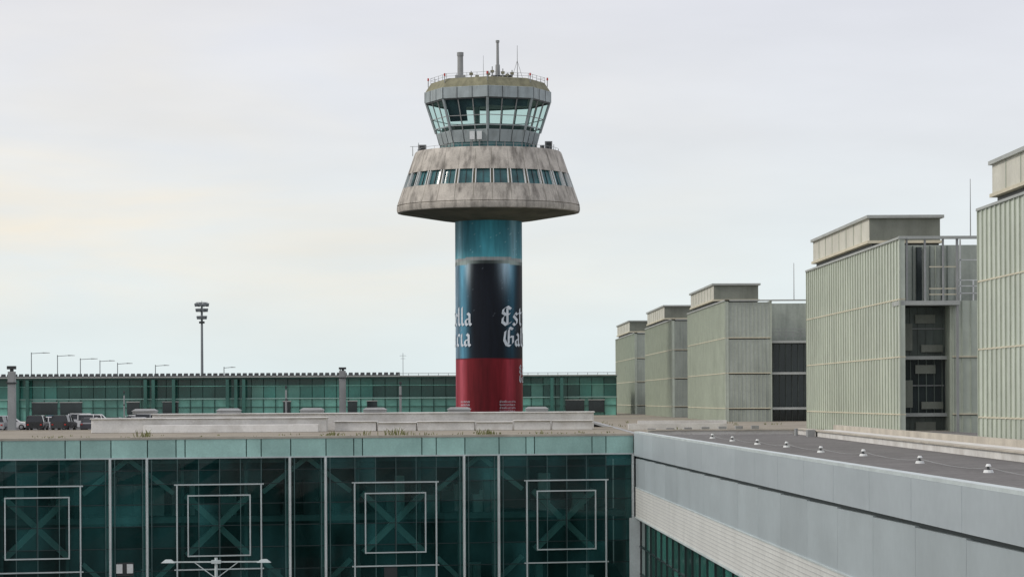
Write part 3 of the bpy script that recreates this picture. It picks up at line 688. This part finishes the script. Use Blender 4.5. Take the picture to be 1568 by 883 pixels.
ZD=-3.35
b=B(); b.box(-110,8,290,436,E+ZD-.6,E+ZD,M['asphalt'])
b.box(-110,8,289.5,290,E+ZD-.6,E+ZD+.12,M['tan']); b.box(-110,8,430,436,E+ZD+.004,E+ZD+.13,M['tan'])
for k in range(40): b.box(-110+k*3,-109.85+k*3,296,301,E+ZD+.002,E+ZD+.006,M['white'])
for k in range(10):
    b.box(-108+k*12,-107+k*12,300,301,0,E+ZD-.6,M['grey']); b.box(-108+k*12,-107+k*12,420,421,0,E+ZD-.6,M['grey'])
b.build('elevated_road')
def car(x,y,z,ang,paint,kind=0,name='parked_car'):
    e=empty(name,(x,y,z)); b=B()
    Lc,Wc,H=((4.4,1.8,1.5),(4.7,1.9,1.75),(5.2,2.0,2.2))[kind]
    if kind==2: low=[(-2.6,.35),(2.6,.35),(2.6,.9),(2.35,1.1),(-2.6,1.15)]; cab=[(-2.58,1.15),(2.1,1.12),(1.35,2.15),(-2.5,2.2)]
    elif kind==1: low=[(-2.3,.4),(2.35,.4),(2.35,.9),(1.3,1.08),(-2.3,1.1)]; cab=[(-2.25,1.1),(1.25,1.08),(.6,1.72),(-2.0,1.75)]
    else: low=[(-2.15,.3),(2.2,.3),(2.2,.75),(1.1,.95),(-1.9,.98),(-2.2,.85)]; cab=[(-1.85,.98),(1.05,.95),(.35,1.45),(-1.2,1.48)]
    c,s=math.cos(ang),math.sin(ang)
    T=lambda p:(x+p[0]*c-p[1]*s,y+p[0]*s+p[1]*c,z+p[2])
    def ext(pr,w0,w1,m,top=None):
        zs=[p[1] for p in pr]; zm,zM=min(zs),max(zs); wf=lambda zz_:w0+(w1-w0)*(zz_-zm)/(zM-zm)
        A=[T((p[0],-wf(p[1]),p[1])) for p in pr]; C=[T((p[0],wf(p[1]),p[1])) for p in pr]
        b.poly(A,m); b.poly(C[::-1],m)
        n=len(pr)
        for i in range(n): b.poly([A[i],C[i],C[(i+1)%n],A[(i+1)%n]],m)
    ext(low,Wc/2*.97,Wc/2,paint); ext(cab,Wc/2*.93,Wc/2*.76,M['carglass'])
    zr_=max(p[1] for p in cab); xs=[p[0] for p in cab if p[1]>zr_-.1]
    ext([(min(xs)-.03,zr_-.03),(max(xs)+.03,zr_-.06),(max(xs)-.1,zr_+.05),(min(xs)+.1,zr_+.06)],Wc/2*.78,Wc/2*.7,paint)
    for px in (-.35,min(p[0] for p in cab)+.15,max(xs)+.1):
        for sy in (-1,1): b.beam(T((px,sy*Wc/2*.95,cab[0][1])),T((px-(.0 if px<0 else .25),sy*Wc/2*.79,zr_)),.09,paint)
    for px in (-1.4,1.4):
        for sy in (-1,1):
            b.cyl(T((px,sy*(Wc/2-.2),.33)),T((px,sy*(Wc/2+.02),.33)),.33,.33,14,M['tyre']); b.cyl(T((px,sy*(Wc/2+.021),.33)),T((px,sy*(Wc/2+.03),.33)),.19,.18,10,M['grey'])
    fx=low[1][0]
    for sy in (-1,1):
        b.beam(T((fx+.01,sy*.55,.68)),T((fx+.01,sy*.8,.7)),.14,M['white']); b.beam(T((low[0][0]-.02,sy*.6,.8)),T((low[0][0]-.02,sy*.8,.8)),.14,M['red'])
    b.build('body',e,bevel=.03)
zc=E+ZD+.006
for x,y,a,p,k in ((-55.2,296,1.5,2,1),(-51.4,297,1.6,1,1),(-48.7,298,1.5,1,1),(-46.0,300,1.55,4,0),(-43.4,300,1.5,1,0),(-58,297,1.5,4,1),(-53,316,.1,0,0),(-47.5,314,.05,0,1),(-58.5,320,.0,0,0),(-52,335,.1,0,1),(-46,338,0,0,0),(-58,345,3.1,3,0),(-41.5,318,0.0,2,1),(-40.8,300,1.5,2,0),(-47.5,352,0,2,0)):
    car(x,y,zc,a,CP[p],k)

# ---------------- world / light ----------------
w=bpy.data.worlds.new('World'); sc.world=w; w.use_nodes=True
N=w.node_tree.nodes; L=w.node_tree.links; bg=N['Background']
sv=Vector((-1,-.22,.75)).normalized()
sky=N.new('ShaderNodeTexSky'); sky.sky_type='NISHITA'; sky.sun_disc=False
sky.sun_elevation=math.asin(sv.z); sky.sun_rotation=math.atan2(sv.x,sv.y)
sk1=N.new('ShaderNodeVectorMath'); sk1.operation='SCALE'; sk1.inputs['Scale'].default_value=0.1; L.new(sky.outputs[0],sk1.inputs[0])
tc=N.new('ShaderNodeTexCoord')
sep=N.new('ShaderNodeSeparateXYZ'); L.new(tc.outputs['Generated'],sep.inputs[0])
mr=N.new('ShaderNodeMapRange'); mr.inputs[1].default_value=-0.01; mr.inputs[2].default_value=0.17; L.new(sep.outputs['Z'],mr.inputs[0])
cr=N.new('ShaderNodeValToRGB'); L.new(mr.outputs[0],cr.inputs[0])
e=cr.color_ramp.elements; e[0].position=0; e[0].color=(.78,.89,.90,1); e[1].position=1; e[1].color=(.77,.775,.845,1)
x_=e.new(.3); x_.color=(.79,.87,.90,1); x_=e.new(.6); x_.color=(.80,.83,.88,1)
mp=N.new('ShaderNodeMapping'); mp.inputs['Scale'].default_value=(4.5,4.5,20); mp.inputs['Rotation'].default_value=(0,math.radians(-6),0); mp.inputs['Location'].default_value=(3.1,0.4,1.7); L.new(tc.outputs['Generated'],mp.inputs[0])
nz=N.new('ShaderNodeTexNoise'); nz.inputs['Scale'].default_value=1.0; nz.inputs['Detail'].default_value=6; nz.inputs['Distortion'].default_value=.8; L.new(mp.outputs[0],nz.inputs['Vector'])
m1=N.new('ShaderNodeMapRange'); m1.inputs[1].default_value=.36; m1.inputs[2].default_value=.62; m1.inputs[3].default_value=.2; L.new(nz.outputs['Fac'],m1.inputs[0])
m2=N.new('ShaderNodeMapRange'); m2.inputs[1].default_value=.10; m2.inputs[2].default_value=-.14; m2.inputs[3].default_value=.1; m2.inputs[4].default_value=1.0; L.new(sep.outputs['X'],m2.inputs[0])
m3=N.new('ShaderNodeMapRange'); m3.inputs[1].default_value=.008; m3.inputs[2].default_value=.045; L.new(sep.outputs['Z'],m3.inputs[0])
m4=N.new('ShaderNodeMapRange'); m4.inputs[1].default_value=.14; m4.inputs[2].default_value=.07; m4.inputs[3].default_value=.25; L.new(sep.outputs['Z'],m4.inputs[0])
def mul(a,b_):
    n=N.new('ShaderNodeMath'); n.operation='MULTIPLY'; L.new(a,n.inputs[0]); L.new(b_,n.inputs[1]); return n.outputs[0]
f=mul(mul(m1.outputs[0],m2.outputs[0]),mul(m3.outputs[0],m4.outputs[0]))
mx=N.new('ShaderNodeMix'); mx.data_type='RGBA'; L.new(f,mx.inputs['Factor']); L.new(cr.outputs[0],mx.inputs['A']); mx.inputs['B'].default_value=(.95,.88,.76,1)
nz2=N.new('ShaderNodeTexNoise'); nz2.inputs['Scale'].default_value=1.7; nz2.inputs['Detail'].default_value=6; L.new(mp.outputs[0],nz2.inputs['Vector'])
m5=N.new('ShaderNodeMapRange'); m5.inputs[1].default_value=.3; m5.inputs[2].default_value=.7; m5.inputs[3].default_value=.95; m5.inputs[4].default_value=1.04; L.new(nz2.outputs['Fac'],m5.inputs[0])
s2=N.new('ShaderNodeVectorMath'); s2.operation='SCALE'; L.new(mx.outputs['Result'],s2.inputs[0]); L.new(m5.outputs[0],s2.inputs['Scale'])
mm=N.new('ShaderNodeMix'); mm.data_type='RGBA'; mm.inputs['Factor'].default_value=.94; L.new(sk1.outputs[0],mm.inputs['A']); L.new(s2.outputs[0],mm.inputs['B'])
L.new(mm.outputs['Result'],bg.inputs['Color']); bg.inputs['Strength'].default_value=1.0
sl=bpy.data.lights.new('sun','SUN'); sl.energy=1.5; sl.angle=math.radians(12); sl.color=(1,.95,.87)
so=bpy.data.objects.new('sun',sl); so.rotation_euler=(-sv).to_track_quat('-Z','Y').to_euler(); so.location=(-50,100,120); sc.collection.objects.link(so)
cam=bpy.data.cameras.new('camera'); co=bpy.data.objects.new('camera',cam); sc.collection.objects.link(co)
co.location=(0,0,E); co.rotation_euler=(math.radians(90),ROLL,0)
cam.sensor_width=36; cam.lens=36*F/1568; cam.shift_y=(HY-441.5)/1568; cam.clip_start=.5; cam.clip_end=20000
sc.camera=co
sc.view_settings.view_transform='Standard'; sc.view_settings.look='None'; sc.view_settings.exposure=0
